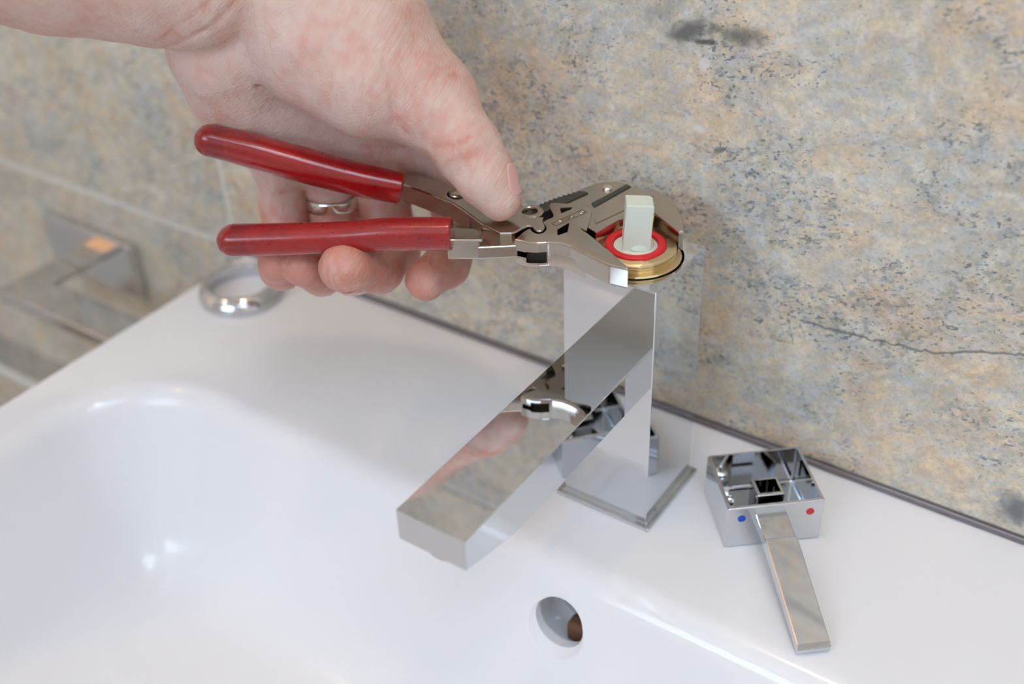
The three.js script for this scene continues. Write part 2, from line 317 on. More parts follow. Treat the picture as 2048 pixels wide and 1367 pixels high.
// ---------------------------------------------------------------- tap
const CH = 0.1286, CW = 0.022, CD = 0.0219;
{
  const t = thing('mixer_tap', 'chrome square-column basin tap with its lever removed and long flat spout', 'tap');
  const body = cut(box(-CW, CW, 0.0024, CH, -CD, CD, 0.0005), new THREE.CylinderGeometry(0.0206, 0.0206, 0.02, 96).translate(0, CH + 0.002, 0));
  part('column', body, M.chrome, t);
  part('base_plate', join([box(-CW - 0.003, CW + 0.003, 0, 0.0024, -CD - 0.003, CD + 0.003, 0.0005), box(-CW - 0.0012, CW + 0.0012, 0.0022, 0.0036, -CD - 0.0012, CD + 0.0012, 0.0004)]), M.chrome, t);
  const L = 0.1245, sw = 0.01545, z0 = CD - 0.001, z1 = CD + L, yt = 0.0917;
  const sh = new THREE.Shape([[z0, yt], [z1, yt], [z1, yt - 0.0142], [z1 - 0.010, yt - 0.0165], [z1 - 0.027, yt - 0.0205], [z1 - 0.036, yt - 0.0212], [z0, yt - 0.0212]].map((p) => new THREE.Vector2(...p)));
  const b = 0.0004;
  const sp = new THREE.ExtrudeGeometry(sh, { depth: 2 * sw - 2 * b, bevelEnabled: true, bevelSize: b, bevelThickness: b, bevelOffset: -b, bevelSegments: 2 }).translate(0, 0, b - sw);
  sp.applyMatrix4(new THREE.Matrix4().set(0, 0, 1, 0, 0, 1, 0, 0, 1, 0, 0, 0, 0, 0, 0, 1));       // profile x -> world z, extrusion -> world x
  { const i = sp.attributes.position; if (!sp.index) { const n = sp.attributes.normal; for (let k = 0; k < i.count; k += 3) for (const at of [i, n]) { const a = [at.getX(k), at.getY(k), at.getZ(k)]; at.setXYZ(k, at.getX(k + 1), at.getY(k + 1), at.getZ(k + 1)); at.setXYZ(k + 1, ...a); } sp.computeVertexNormals(); } }
  const spout = part('spout', bare(sp), M.chrome, t);
  part('aerator', lathe([[0, 71.2], [8.8, 71.2], [9.4, 71.2], [10.6, 71.6], [11, 72.2], [11, 78], [0, 78]], 64).translate(0, 0.0008, z1 - 0.0135), M.chrome, spout);
  // brass cartridge nut standing in the round recess
  const nutP = [[0, 120.7], [19.4, 120.7], [19.6, 121], [19.6, 128.9], [19.2, 129.5], [17.6, 129.7]];
  for (let k = 0; k < 3; k++) prof2(nutP, 129.8 + k * 1.15);
  function prof2(a, y) { a.push([17.1, y], [17.25, y + 0.35], [17.25, y + 0.8], [16.9, y + 1.0]); }
  nutP.push([16.9, 133.2], [16.4, 133.7], [13.4, 133.8], [13.2, 133.0], [0, 133.0]);
  const nut = cut(lathe(nutP, 128), ...[1, -1].map((s) => new THREE.BoxGeometry(0.05, 0.0050, 0.006).translate(0, 0.1325, s * (0.0166 + 0.003)).rotateY(-0.475)));
  part('brass_nut', toCreasedNormals(nut, 0.5), M.brass, t);
}
{
  const c = thing('valve_cartridge', 'pale nylon valve spindle with red ring standing in the open tap top', 'valve', [0.0004, 0.1330, 0.0006]);
  part('seal_ring', lathe([[9.4, 0], [12.6, 0], [12.9, 0.4], [12.8, 1.5], [12.2, 2.1], [10.2, 2.1], [9.5, 1.6], [9.3, 0.8], [9.4, 0]], 96), M.seal, c);
  part('disc', lathe([[0, 0.9], [8.9, 0.9], [9.3, 0.6], [9.3, 0.05], [0, 0.05]], 64), M.nylon, c);
  const w = 5.6 * MM, d = 4.9 * MM, h = 21.8 * MM;
  const sh = new THREE.Shape([[-w, -d], [w, -d], [w, d * 0.7], [w * 0.75, d], [-w, d]].map((p) => new THREE.Vector2(...p)));
  const st = new THREE.ExtrudeGeometry(sh, { depth: h - 0.0012, bevelEnabled: true, bevelSize: 0.0007, bevelThickness: 0.0006, bevelOffset: -0.0007, bevelSegments: 3 }).rotateX(-Math.PI / 2).translate(0, 0.0006, 0);
  const foot = lathe([[0, 0.5], [6.8, 0.5], [6.6, 1.6], [5.2, 4.2], [4.6, 6], [0, 6]], 48).translate(0.0012, 0, -0.0006);
  const stem = part('spindle', bare(join([st, foot])), M.nylon, c);
  stem.rotation.set(0, 0.56, 0); stem.rotateZ(-0.05);
}

// ---------------------------------------------------------------- chrome shroud ring lying on the deck
{
  const r = thing('shroud_ring', 'chrome domed ring lying alone on the white deck near its left corner', 'ring', v3([-284.5,5,-23.4]).setY(0.0003).toArray());
  part('ring_body', lathe([[20.5, 0], [25.6, 0], [26.4, 0.8], [26.2, 3.2], [24.6, 6.6], [21.6, 8.9], [19.4, 9.4], [18.6, 8.9], [18.9, 6.5], [20.2, 4.2], [20.4, 0.6], [20.5, 0]], 128), M.chrome, r);
}

// ---------------------------------------------------------------- detached lever handle lying upside down
{
  const a = 0.715;
  const o = thing('lever_handle', 'detached chrome square lever handle lying upside down on deck beside tap', 'tap handle', [0.0632, 0.0002, -0.0138], a);
  const W2 = 0.022, D2 = 0.0185, H2 = 0.0235;
  const shell = cut(box(-W2, W2, 0, H2, -D2, D2, 0.0009), new RoundedBoxGeometry(2 * W2 - 0.003, 0.04, 2 * D2 - 0.003, 3, 0.0012).translate(0, 0.0035 + 0.02, 0));
  const cap = part('cap', shell, M.chrome, o);
  const boss = cut(new RoundedBoxGeometry(0.0128, 0.017, 0.0118, 3, 0.0008).translate(0, 0.0115, 0), new THREE.BoxGeometry(0.0098, 0.03, 0.0088).translate(0, 0.0075 + 0.015, 0));
  const bm = part('socket', boss.translate(0.0005, 0.001, 0.0035), M.chrome, cap);
  const ribs = [];
  for (const [ang, len, tall] of [[0.75, 0.012, 0.013], [2.4, 0.012, 0.013], [-0.75, 0.010, 0.010], [-2.4, 0.010, 0.010]]) {
    const s = new THREE.Shape([[0, 0], [len, 0], [len, tall * 0.45], [0, tall]].map((p) => new THREE.Vector2(...p)));
    ribs.push(new THREE.ExtrudeGeometry(s, { depth: 0.0014, bevelEnabled: false }).translate(0.0065, 0.0032, -0.0007).rotateY(ang).translate(0.0005, 0, 0.0035));
  }
  part('rib', join(ribs), M.chrome, cap);
  // the grub-screw seat left of the socket
  part('screw_seat', lathe([[0, 7.5], [3.2, 7.5], [3.6, 7.1], [3.8, 3], [0, 3]], 40).translate(-0.0125, 0, -0.010), M.silver, cap);
  const prof = [[-1, 19.0], [14, 16.6], [14.4, 17.9], [15.4, 18.2], [62.2, 5.2], [63.6, 4.4], [64.1, 3.4], [63.6, 0.9], [61.8, 0.6], [30, 8.2], [12, 11.5], [-1, 12.5]];
  const sh = new THREE.Shape(prof.map((p) => new THREE.Vector2(p[0] * MM, p[1] * MM)));
  const lw = 0.0071, bb = 0.0006;
  const lv = new THREE.ExtrudeGeometry(sh, { depth: 2 * lw - 2 * bb, bevelEnabled: true, bevelSize: bb, bevelThickness: bb, bevelOffset: -bb, bevelSegments: 3 }).translate(0, 0, bb - lw).rotateY(-Math.PI / 2).translate(-0.0022, 0, D2);
  part('lever', bare(lv), M.chrome, o).rotation.y = 0;
  for (const [x, m, n] of [[-0.0155, M.blue, 'cold_dot'], [0.0158, M.red, 'hot_dot']]) part(n, new THREE.CylinderGeometry(0.0018, 0.0018, 0.0003, 32).rotateX(Math.PI / 2).translate(x, 0.0172, D2 + 0.0001), m, cap).userData.label = n === 'cold_dot' ? 'blue dot' : 'red dot';
}

// ---------------------------------------------------------------- roll holder on the wall, left of the basin
{
  const h = thing('roll_holder', 'chrome toilet roll holder with flat arm on tiled wall left of basin', 'roll holder', [-0.48, -0.034, ZB]);
  const g = (x0, x1, y0, y1, z0, z1, r = 0.001) => box(x0 + 0.48, x1 + 0.48, y0 + 0.034, y1 + 0.034, z0 - ZB, z1 - ZB, r);
  part('wall_plate', g(-0.531, -0.432, -0.070, -0.026, ZB, ZB + 0.009, 0.0015), M.chrome, h);
  part('arm', g(-0.4765, -0.4515, -0.0385, -0.0335, ZB + 0.008, 0.0262), M.chrome, h);
  part('roll_bar', g(-0.4515, -0.330, -0.0385, -0.0335, -0.0015, 0.0262), M.chrome, h);
  part('arm_lip', g(-0.4765, -0.330, -0.043, -0.0335, 0.0245, 0.0270), M.chrome, h);
}

// ---------------------------------------------------------------- pliers
const pliers = thing('pliers', 'steel adjustable pliers with worn red dipped handles gripping the brass nut', 'pliers', v3([-47.2,139.0,7.8]).toArray());
{
  const origin = pliers.position;
  const loc = (a) => v3(a).sub(origin);
  // movable jaw: plate, cut-outs and curved outer flank
  const edge = [...smooth([...[[6.5,-22],[6.4,-19.4],[6.2,-13.1],[7.3,-11.4],[9.7,-12.8],[11.9,-13.2],[13.2,-12.1],[13.4,-9.8],[12.4,-7.3],[10.7,-5.7],[8.8,-4.9],[8.5,-3.4],[9,-0.5],[9.7,1.9],[9,3.7],[7,5.8],[4,8.6],[2.4,10.9],[2.6,12.6]]], 3, false),
    ...[[12.3,17],[16.7,17.2],[20.7,16],[22.5,14.5],[28.6,-0.7],[25.2,0],[27,-1.1],[29.7,-2],[34.4,-4.2],[42.5,-8.2],[48.8,-11.8],[53.2,-14.2],[56.3,-15.8],[58,-17.2]],
    ...smooth([...[[58.3,-18.4],[54.4,-18.9],[50.2,-19.3],[42.8,-18.2],[35.3,-16.6],[29.5,-15.2],[24.4,-15.2],[20.3,-16.8],[16.6,-19.6],[13,-21.5],[10,-21.8],[7.5,-22.2]]], 3, false)];
  const holes = [[[7.1,10.3],[13.2,14.8],[14.2,11.2],[11.7,4.9]], [[16.7,-6.8],[18.1,2],[19.8,1.2],[23.3,-5.9],[21.1,-11.2],[19.6,-11.2]]];
  let head = slab(outline(edge, holes), -9.6, 0, 0.9);
  const flank = slab(outline([...[[6.6,-21.9],[6.7,-19.3],[9.7,-14.1],[20.7,-7.4],[26.7,-10.8],[37.8,-16.8],[29.5,-15.3],[24.5,-15.4]], ...smooth([[22.2,-16],[20.3,-16.8],[16.6,-19.6],[13,-21.5],[10,-21.8],[7.5,-22.2]], 3, false)]), -12.3, -5, 1.0);
  const w0 = loc([-36,131.6,28.5]), w1 = loc([-28.6,131.6,24.1]);
  const ang = Math.atan2(-(w1.z - w0.z), w1.x - w0.x);
  const inward = (d) => [(w0.x + w1.x) / 2 - d * Math.sin(ang), (w0.z + w1.z) / 2 - d * Math.cos(ang)];
  const slots = [new THREE.BoxGeometry(w0.distanceTo(w1), 0.0052, 0.012).rotateY(ang).translate(inward(0)[0], -0.0074, inward(0)[1]),
    new THREE.BoxGeometry(0.010, 0.0026, 0.012).rotateY(ang).translate(w0.x - 0.004 * Math.cos(ang), -0.0066, w0.z + 0.004 * Math.sin(ang))];
  head = join([cut(head, ...slots), cut(flank, ...slots)]);
  const jaw = part('movable_jaw', toCreasedNormals(head, 0.75), M.satin, pliers);
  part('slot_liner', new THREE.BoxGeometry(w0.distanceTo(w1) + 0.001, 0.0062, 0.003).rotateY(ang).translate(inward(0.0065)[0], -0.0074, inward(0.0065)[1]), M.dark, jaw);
  // raised maker's strip on that jaw
  const la = [[13.9,-3.1],[19,14.1],[20.4,10.1],[13.8,-4.5]], p0 = la[0], p1 = la[1];
  const dir = Math.atan2(p1[1] - p0[1], p1[0] - p0[0]), len = Math.hypot(p1[0] - p0[0], p1[1] - p0[1]);
  const strip = (() => { const l = len * MM, hh = 1.55 * MM, s = new THREE.Shape([[0, -hh], [l, -hh], [l, hh], [0, hh]].map((p) => new THREE.Vector2(...p))); const e = 0.28 * MM; s.holes.push(new THREE.Path([[e, -hh + e], [e, hh - e], [l - e, hh - e], [l - e, -hh + e]].map((p) => new THREE.Vector2(...p)))); return new THREE.ExtrudeGeometry(s, { depth: 0.25 * MM, bevelEnabled: false }); })();
  const hexo = (() => { const s = new THREE.Shape(), hl = new THREE.Path(); for (let k = 0; k < 6; k++) { const a = k * Math.PI / 3; s[k ? 'lineTo' : 'moveTo'](1.15 * MM * Math.cos(a), 1.15 * MM * Math.sin(a)); hl[k ? 'lineTo' : 'moveTo'](0.8 * MM * Math.cos(a), 0.8 * MM * Math.sin(a)); } s.holes.push(hl); return new THREE.ExtrudeGeometry(s, { depth: 0.25 * MM, bevelEnabled: false }).translate((len - 1.7) * MM, 0, 0); })();
  const font = await new FontLoader().loadAsync('fonts/droid/droid_sans_bold.typeface.json');
  const txt = new TextGeometry('KNIPEX', { font, size: 1.55 * MM, depth: 0.25 * MM, curveSegments: 4 }); txt.computeBoundingBox();
  const tb = txt.boundingBox; txt.translate(-(tb.min.x + tb.max.x) / 2, -(tb.min.y + tb.max.y) / 2, 0).rotateZ(Math.PI).translate((len * 0.42) * MM, 0, 0);
  const place = (g) => g.rotateZ(dir).translate((p0[0]) * MM, (p0[1] - 0.6) * MM, 0).rotateX(-Math.PI / 2).translate(0, -0.00003, 0);
  part('maker_mark', join([place(strip), place(hexo), place(txt)]), M.satin, jaw);

  // fixed jaw with its sliding rails
  const far = [...[[18,17.6],[16.8,29.7],[22.9,43.8],[31.8,44.7],[33.8,47],[39.9,44.6],[47.3,39.9],[54.6,32.8],[60.3,25.6],[63.2,19.5],[61.8,18.2],[54.6,21.7],[45.3,27.2],[40.8,27.1],[35.1,15.5],[32.1,0.7],[27,2.6]]];
  const fj = part('fixed_jaw', slab(outline(far), -9.4, -0.4, 0.6), M.satin, pliers);
  // the part of the jaw that turns down round the nut
  const tipL = [[45.3,27.2],[54.6,21.7],[61.8,18.2],[63.2,19.5],[60.3,25.6],[54.6,32.8],[47.3,39.9],[39.9,44.6]];
  part('jaw_tip', slab(outline(tipL), -9.8, 0.2, 0.7), M.satin, fj);
  const rails = [];
  for (const [a, b, c, d] of [[[[17.9,20.7]][0], [[22.3,44]][0], [[24.8,43.2]][0], [[20.6,18.6]][0]], [[[25.7,9.8]][0], [[34.7,42.6]][0], [[37.8,40.6]][0], [[28.6,6.6]][0]]]) rails.push(slab(outline([a, b, c, d]), -2, 0.1, 0.2));
  part('rail', rails[0], M.dark, fj); part('rail', rails[1], M.satin, fj);
  part('slide_plate', slab(outline(smooth([...[[0.4,14.5],[3.1,22.6],[5.7,33],[9.5,42],[15.8,46.8],[21.6,46.9],[25.5,44.7],[24.8,33.4],[19.6,20.7],[11.3,13.6],[5.7,10.2]]], 3)), -8.6, -1.6, 0.5), M.satin, fj);
  const rv = loc([-31.6,138.5,-30.5]); part('rivet', lathe([[0, 1.6], [1.5, 1.35], [2.3, 0.7], [2.5, -0.6], [0, -0.6]], 40).translate(rv.x, -0.0016, rv.z), M.silver, fj);
  // toothed rack behind the plate
  const A0 = [[-3,-3.3]][0], A1 = [[8.3,30.1]][0], ux = A1[0] - A0[0], uy = A1[1] - A0[1], ul = Math.hypot(ux, uy), ex = ux / ul, ey = uy / ul, rack = [];
  const nT = 14; for (let k = 0; k <= nT; k++) { const s = k / nT * ul, bow = 2.2 * Math.sin(k / nT * Math.PI); rack.push([A0[0] + ex * s - ey * (bow), A0[1] + ey * s + ex * bow]); if (k < nT) rack.push([A0[0] + ex * (s + 0.5) - ey * (1.7 + bow), A0[1] + ey * (s + 0.5) + ex * (1.7 + bow)]); }
  rack.push([A1[0] + ex * 0.6 + ey * 2.2, A1[1] + ey * 0.6 - ex * 2.2], [A0[0] + ey * 4, A0[1] - ex * 4]);
  part('toothed_rack', slab(outline(rack), -7, -1.0, 0.15), M.dark, fj);

  // pivot eye with its rounded lobe, and the upper shank
  const eye = [...[[-72,0.5],[-60.7,3.7],[-43.4,1.5],[-26.1,-1.4],[-15.1,2]]]; const ec = [[-0.3,0.4]][0];
  const ring = []; for (let k = 0; k <= 18; k++) { const a = Math.PI * (0.83 - k / 18 * 1.16); ring.push([ec[0] + 5.6 * Math.cos(a), ec[1] + 5.6 * Math.sin(a)]); }
  const lobe = smooth([...[[7.3,-1],[8.4,-3.7],[10.1,-5.5],[12,-7.5],[12.9,-9.9],[12.7,-11.5],[11.4,-12.3],[9.4,-11.7],[7.3,-10.4],[5.8,-10.7],[5.1,-12.6],[4.4,-17.1],[3.2,-19.5]]], 3, false);
  const low = [...[[-0.9,-22.1],[-11.7,-19.7],[-26.8,-13.5],[-34.1,-11],[-50.6,-9.4],[-65.1,-8.1]]];
  const hole = []; for (let k = 0; k < 24; k++) { const a = k / 24 * Math.PI * 2; hole.push([ec[0] - 0.6 + 3.3 * Math.cos(a), ec[1] + 3.3 * Math.sin(a)]); }
  const shank = part('upper_shank', slab(outline([...eye, ...ring, ...lobe, ...low], [hole]), -8.8, 0.6, 0.7), M.satin, pliers);
  part('pivot_pin', join([lathe([[0, -1.2], [2.0, -1.2], [2.2, -1.5], [2.2, -8], [0, -8]], 6).translate((ec[0] - 1.4) * MM, 0, -ec[1] * MM), lathe([[0, -4.4], [3.25, -4.4], [3.25, -8], [0, -8]], 40).translate((ec[0] - 0.6) * MM, 0, -ec[1] * MM)]), M.silver, shank);
  const bt = loc([-84.1,139.5,11.3]); part('release_button', lathe([[0, 1.4], [3.2, 1.2], [3.7, 0.6], [3.7, 0.0], [4.6, 0.0], [4.9, -0.4], [4.9, -2], [0, -2]], 48).translate(bt.x, 0.0006, bt.z), M.satin, shank);
  // lower shank: broad ferrule, then a thin neck into the movable jaw
  part('lower_shank', join([slab(outline([[-26.4,-25.6],[-13,-19],[-8.5,-23.8],[-6.9,-26.7],[-19.7,-34.4]]), -12.0, -2.2, 0.9), slab(outline([[-14,-20.1],[-4.8,-16.6],[3.3,-15.7],[7.1,-18.3],[7.5,-21.9],[-5.6,-31.7]]), -9.0, -3.0, 0.8),
    slab(outline([[-35.2,-18.5],[-23.8,-15.8],[-4.8,-16.6],[5.8,-17.1],[0.5,-24.2],[-25.9,-30.8]]), -10.0, -5.5, 0.8)]), M.satin, pliers);
  // dipped grips
  part('handle_grip', sweep([[-145.6,136.1,88.8], [-128.5,136.5,78.4], [-106.5,137.4,64.9], [-86.2,138.9,52.7], [-65.9,139.3,40.8]].map(loc), [[6.9, 6.4], [6.6, 6.4], [6.2, 6.2], [6.4, 6.6], [6.5, 6.6]], { capB: false, power: 2.7 }), M.grip, pliers).userData.label = 'lower red grip';
  part('handle_grip', sweep([[-174,166.8,67.4], [-160.2,162,58.6], [-142.3,155,47.4], [-124.3,148.2,35.9], [-105.7,142.4,23.9]].map(loc), [[6.9, 6.6], [7.4, 7.2], [7.5, 7.3], [7.2, 7.1], [6.7, 6.8]], { capB: false, power: 2.7 }), M.grip, pliers).userData.label = 'upper red grip';
}

// ---------------------------------------------------------------- the hand and forearm
{
  const J = (p, r) => ({ p: v3(p), r: r * MM });
  const seg = (a, b) => ({ a: a.p, b: b.p, ra: a.r, rb: b.r });
  const chain = (...js) => js.slice(1).map((j, i) => seg(js[i], j));
  const F0 = J([-250.6,290.9,163.6], 40), F1 = J([-210.4,253.2,96.7], 34), W0 = J([-178.5,231.1,54], 28), W1 = J([-190.4,224.5,36.7], 27);
  const arm = chain(F0, F1, W0);
  const palm = [
    seg(W1, J([-181.1,199.2,42.9], 24)), ...chain(J([-181.1,199.2,42.9], 24), J([-182,174.3,39.5], 20), J([-171.5,145.3,31.5], 13)),
    seg(J([-179.8,189.2,29.6], 21), J([-171.5,143.5,30.2], 13)), seg(J([-169.7,184.4,23.5], 20), J([-154.5,141.4,18.3], 13)), seg(J([-156.5,181.2,13.7], 20), J([-136.1,139.4,5.3], 13.5)), seg(J([-140.2,179.2,5.3], 19), J([-115.4,143.1,-9.8], 13)),
  ];
  const thenar = [
    seg(W1, J([-130.4,206.4,12.4], 27)), ...chain(J([-168.6,226.9,29.5], 30), J([-130.3,206.1,12.6], 27), J([-96.5,182.6,11.7], 18)),
    seg(J([-147.9,201.9,28.8], 25), J([-117.7,189.9,25.1], 24)),
  ];
  const thumb = chain(J([-96.5,182.6,11.7], 18), J([-70.8,167.3,18.7], 13.4), J([-61.1,158.3,20.2], 11.6), J([-53.6,150,21.3], 9.4));
  const fingers = [
    chain(J([-172.7,142,29.3], 12), J([-172.8,121.6,32], 11.8), J([-169.2,104.5,39.7], 11), J([-150.6,106.2,61], 9.5), J([-138,120.8,74], 8.6)),
    chain(J([-155.3,140.1,16.9], 12), J([-154,120.3,18.1], 11.4), J([-148.2,99.3,27.7], 10.8), J([-133.5,104.2,52], 9.8), J([-127,118.8,69.3], 9)),
    chain(J([-137.2,138.2,4.1], 12.2), J([-135.2,119.1,4.2], 12), J([-121.7,100.4,13.8], 11), J([-108.4,108,41.3], 10.6), J([-101.4,126,68.8], 11.3)),
    chain(J([-114.1,141.7,-11], 12), J([-103.9,121.4,-9.7], 11.2), J([-95.2,108.8,-1.9], 10.5), J([-86.6,106.2,19.7], 9.8), J([-83.5,109.4,38.8], 9)),
  ];
  const ab = new THREE.Vector3(), ap = new THREE.Vector3();
  function cap(s, x, y, z) {
    const ax = s.a.x, ay = s.a.y, az = s.a.z, bx = s.b.x - ax, by = s.b.y - ay, bz = s.b.z - az, px = x - ax, py = y - ay, pz = z - az;
    const t = Math.min(1, Math.max(0, (px * bx + py * by + pz * bz) / (bx * bx + by * by + bz * bz)));
    return Math.hypot(px - t * bx, py - t * by, pz - t * bz) - (s.ra + (s.rb - s.ra) * t);
  }
  const smin = (a, b, k) => { const h = Math.max(k - Math.abs(a - b), 0) / k; return Math.min(a, b) - h * h * k * 0.25; };
  const group = (list, k, x, y, z) => { let d = 1e3; for (const s of list) d = smin(d, cap(s, x, y, z), k); return d; };
  function field(x, y, z) {
    let body = smin(group(palm, 0.011, x, y, z), group(thenar, 0.011, x, y, z), 0.0045);
    body = smin(body, group(arm, 0.004, x, y, z), 0.0035);
    body = smin(body, group(thumb, 0.005, x, y, z), 0.012);
    let d = body;
    for (const f of fingers) { const q = group(f, 0.004, x, y, z); if (q < 0.03) d = Math.min(d, smin(body, q, 0.006)); else d = Math.min(d, q); }
    return d;
  }
  const lo = new THREE.Vector3(1, 1, 1), hi = new THREE.Vector3(-1, -1, -1);
  const reach = (s) => { for (const [p, r] of [[s.a, s.ra], [s.b, s.rb]]) { lo.min(p.clone().addScalar(-r - 0.006)); hi.max(p.clone().addScalar(r + 0.006)); } };
  for (const l of [arm, palm, thenar, thumb, ...fingers]) l.forEach(reach);
  const N = 176, mc = new MarchingCubes(N, new THREE.MeshStandardMaterial(), false, false, 700000);
  mc.isolation = 0;
  const size = hi.clone().sub(lo), at = (i, ax) => lo[ax] + (i / N) * size[ax];
  // field on a coarse lattice decides where the fine one is needed
  const C = 8, nc = Math.ceil(N / C), far = size.length() / N * C * 0.9;
  for (let k = 0; k < nc; k++) for (let j = 0; j < nc; j++) for (let i = 0; i < nc; i++) {
    const d = field(at(i * C + C / 2, 'x'), at(j * C + C / 2, 'y'), at(k * C + C / 2, 'z'));
    for (let c = k * C; c < Math.min(N, k * C + C); c++) for (let b = j * C; b < Math.min(N, j * C + C); b++) for (let a = i * C; a < Math.min(N, i * C + C); a++)
      mc.field[a + b * N + c * N * N] = -(Math.abs(d) > far ? d : field(at(a, 'x'), at(b, 'y'), at(c, 'z')));
  }
  mc.update();
  const n = mc.count, src = mc.positionArray, P = new Float32Array(n * 3);
  for (let i = 0; i < n; i++) for (let c = 0; c < 3; c++) P[i * 3 + c] = lo.getComponent(c) + (src[i * 3 + c] + 1) / 2 * size.getComponent(c);
  let g = new THREE.BufferGeometry(); g.setAttribute('position', new THREE.BufferAttribute(P, 3)); g = mergeVertices(g, 2e-5);
  // drop slivers left by the merge, face the outside
  { const ix = g.index.array, keep = []; for (let i = 0; i < ix.length; i += 3) if (ix[i] !== ix[i + 1] && ix[i + 1] !== ix[i + 2] && ix[i] !== ix[i + 2]) keep.push(ix[i], ix[i + 1], ix[i + 2]); g.setIndex(keep); }
  const pos = g.attributes.position;
  // skin relief: folds follow polylines on the palm side
  const line = (...a) => a.map((p) => v3(p));
  const folds = [
    [line([-181.1,210,77.1], [-165.5,214,77.5], [-156.1,219.7,71.9], [-151.6,225.7,65], [-149.8,232,58.2]), 1.8, 1.4],
    [line([-174.3,216.3,83.3], [-159.1,223.1,81.6], [-154.1,231.1,71.1]), 1.2, 0.8],
    [line([-157.5,201.6,46.4], [-157.9,190.2,49.1], [-150,181.7,46.3], [-140.1,174.4,39.6], [-129.6,166.7,26.6], [-117.8,163,13.9], [-109.7,160.4,2.8]), 4.6, 1.4],
    [line([-169.3,161.8,36.8], [-152.1,158.5,22.8], [-135.3,154.6,8.1], [-117.2,155.1,-2.3]), 1.4, 1.6],
    [line([-166.6,153,35], [-150.1,151.9,19.5], [-131.9,151.3,5.5]), 1.2, 1.5],
    [line([-99.2,190.4,31], [-95.8,182.3,34], [-91.4,176.7,32.7]), 1.6, 1.6],
    [line([-99.4,206.4,33.8], [-96.9,194.9,36], [-94.9,187.3,35.1]), 0.8, 1.5],
    [line([-124.6,219.7,37.3], [-117.3,210.4,43.2], [-114.3,200.5,49.6]), 0.35, 0.8],
    [line([-110.4,218.2,31.4], [-104.2,209,38], [-101.7,198.8,43.6]), 0.35, 0.8],
    [line([-142.8,215.2,46.7], [-136.5,207.1,50.7], [-129.8,200.3,51.8]), 0.3, 0.8],
    [line([-94.1,206.2,30.2], [-90.6,197.9,31.8], [-85.2,187.8,30.7]), 0.4, 0.8],
    [line([-107.7,198.6,49.5], [-99.8,195.1,43.9], [-95.6,190.7,38.6]), 0.3, 0.8],
    [line([-186.2,184.2,52], [-172.1,182.2,51.2], [-161.5,177.4,47.7]), 0.4, 1.0],
    [line([-77.4,173,31.9], [-69.1,175.6,31.3], [-64,177.6,25.9]), 1.0, 1.2],
    [line([-71.7,167.3,32.8], [-65.3,170.1,31.8], [-61.6,171.3,28.2]), 0.9, 1.0],
    [line([-177.3,131.8,44.4], [-167,133.7,35.4], [-158.6,128.8,27.6]), 1.0, 1.2],
    [line([-110.7,131.4,73.9], [-97.2,137.7,72.3], [-92.2,130.1,61.7]), 0.3, 2],
  ];
  const fieldN = (x, y, z, o) => { const e = 0.0004; o.set(field(x + e, y, z) - field(x - e, y, z), field(x, y + e, z) - field(x, y - e, z), field(x, y, z + e) - field(x, y, z - e)).normalize(); return o; };
  const col = new Float32Array(pos.count * 3), uv = new Float32Array(pos.count * 2), q = new THREE.Vector3(), nn = new THREE.Vector3(), cl = new THREE.Vector3(), ln = new THREE.Line3();
  const warmSpots = [...fingers.map((f) => [f[f.length - 1].b, 0.020, 1.0]), ...fingers.map((f) => [f[1].b, 0.026, 0.8]), [thumb[2].b, 0.014, 0.55], [v3([-86.6,190.3,23.6]), 0.024, 0.45], [v3([-124.8,209.1,43.6]), 0.018, 0.3], [v3([-128.9,151.5,9.2]), 0.03, 0.3]];
  const hollow = v3([-152.9,156.1,22.4]);
  const skin = [0.66, 0.465, 0.40], rosy = [0.58, 0.25, 0.19], pale = [0.72, 0.54, 0.47];
  for (let i = 0; i < pos.count; i++) {
    q.fromBufferAttribute(pos, i); fieldN(q.x, q.y, q.z, nn);
    let push = 0, near = 0;
    for (const [l, dep, w] of folds) {
      let d = 1; for (let k = 0; k < l.length - 1; k++) { ln.set(l[k], l[k + 1]).closestPointToPoint(q, true, cl); d = Math.min(d, cl.distanceTo(q)); }
      // folds were laid a little off the surface: measure across, forgive along the normal
      if (d < 0.02) { d = 1; for (let k = 0; k < l.length - 1; k++) { ln.set(l[k], l[k + 1]).closestPointToPoint(q, true, cl).sub(q); const along = cl.dot(nn); d = Math.min(d, Math.sqrt(Math.max(0, cl.lengthSq() - along * along))); }
        const e = Math.exp(-((d / (w * MM)) ** 2)); push -= dep * MM * 0.5 * e; near = Math.max(near, Math.exp(-((d / 0.0013) ** 2)) * Math.min(1, dep)); }
    }
    push += (noise3(q.x * 300, q.y * 300, q.z * 300) - 0.5) * 0.0005 + (noise3(q.x * 90 + 5, q.y * 90, q.z * 90) - 0.5) * 0.0012;
    q.addScaledVector(nn, push); pos.setXYZ(i, q.x, q.y, q.z);
    let red = near * 0.4 - 0.5 * Math.exp(-((hollow.distanceTo(q) / 0.03) ** 2)); for (const [c, r, s] of warmSpots) red += s * Math.exp(-((c.distanceTo(q) / r) ** 2));
    const m1 = noise3(q.x * 110, q.y * 110, q.z * 110), m2 = noise3(q.x * 420, q.y * 420, q.z * 420);
    const m3 = noise3(q.x * 700, q.y * 260, q.z * 260);
    red = Math.min(1, red + (m1 - 0.5) * 0.7 + (m2 - 0.5) * 0.55 + (m3 - 0.5) * 0.6); const lite = Math.max(0, -red) * 1.2; red = Math.max(0, red);
    for (let c = 0; c < 3; c++) col[i * 3 + c] = mix(mix(skin[c], rosy[c], red), pale[c], Math.min(1, lite)) * (0.97 + 0.06 * m2);
    uv[i * 2] = q.x * 14; uv[i * 2 + 1] = q.y * 14 + q.z * 9;
  }
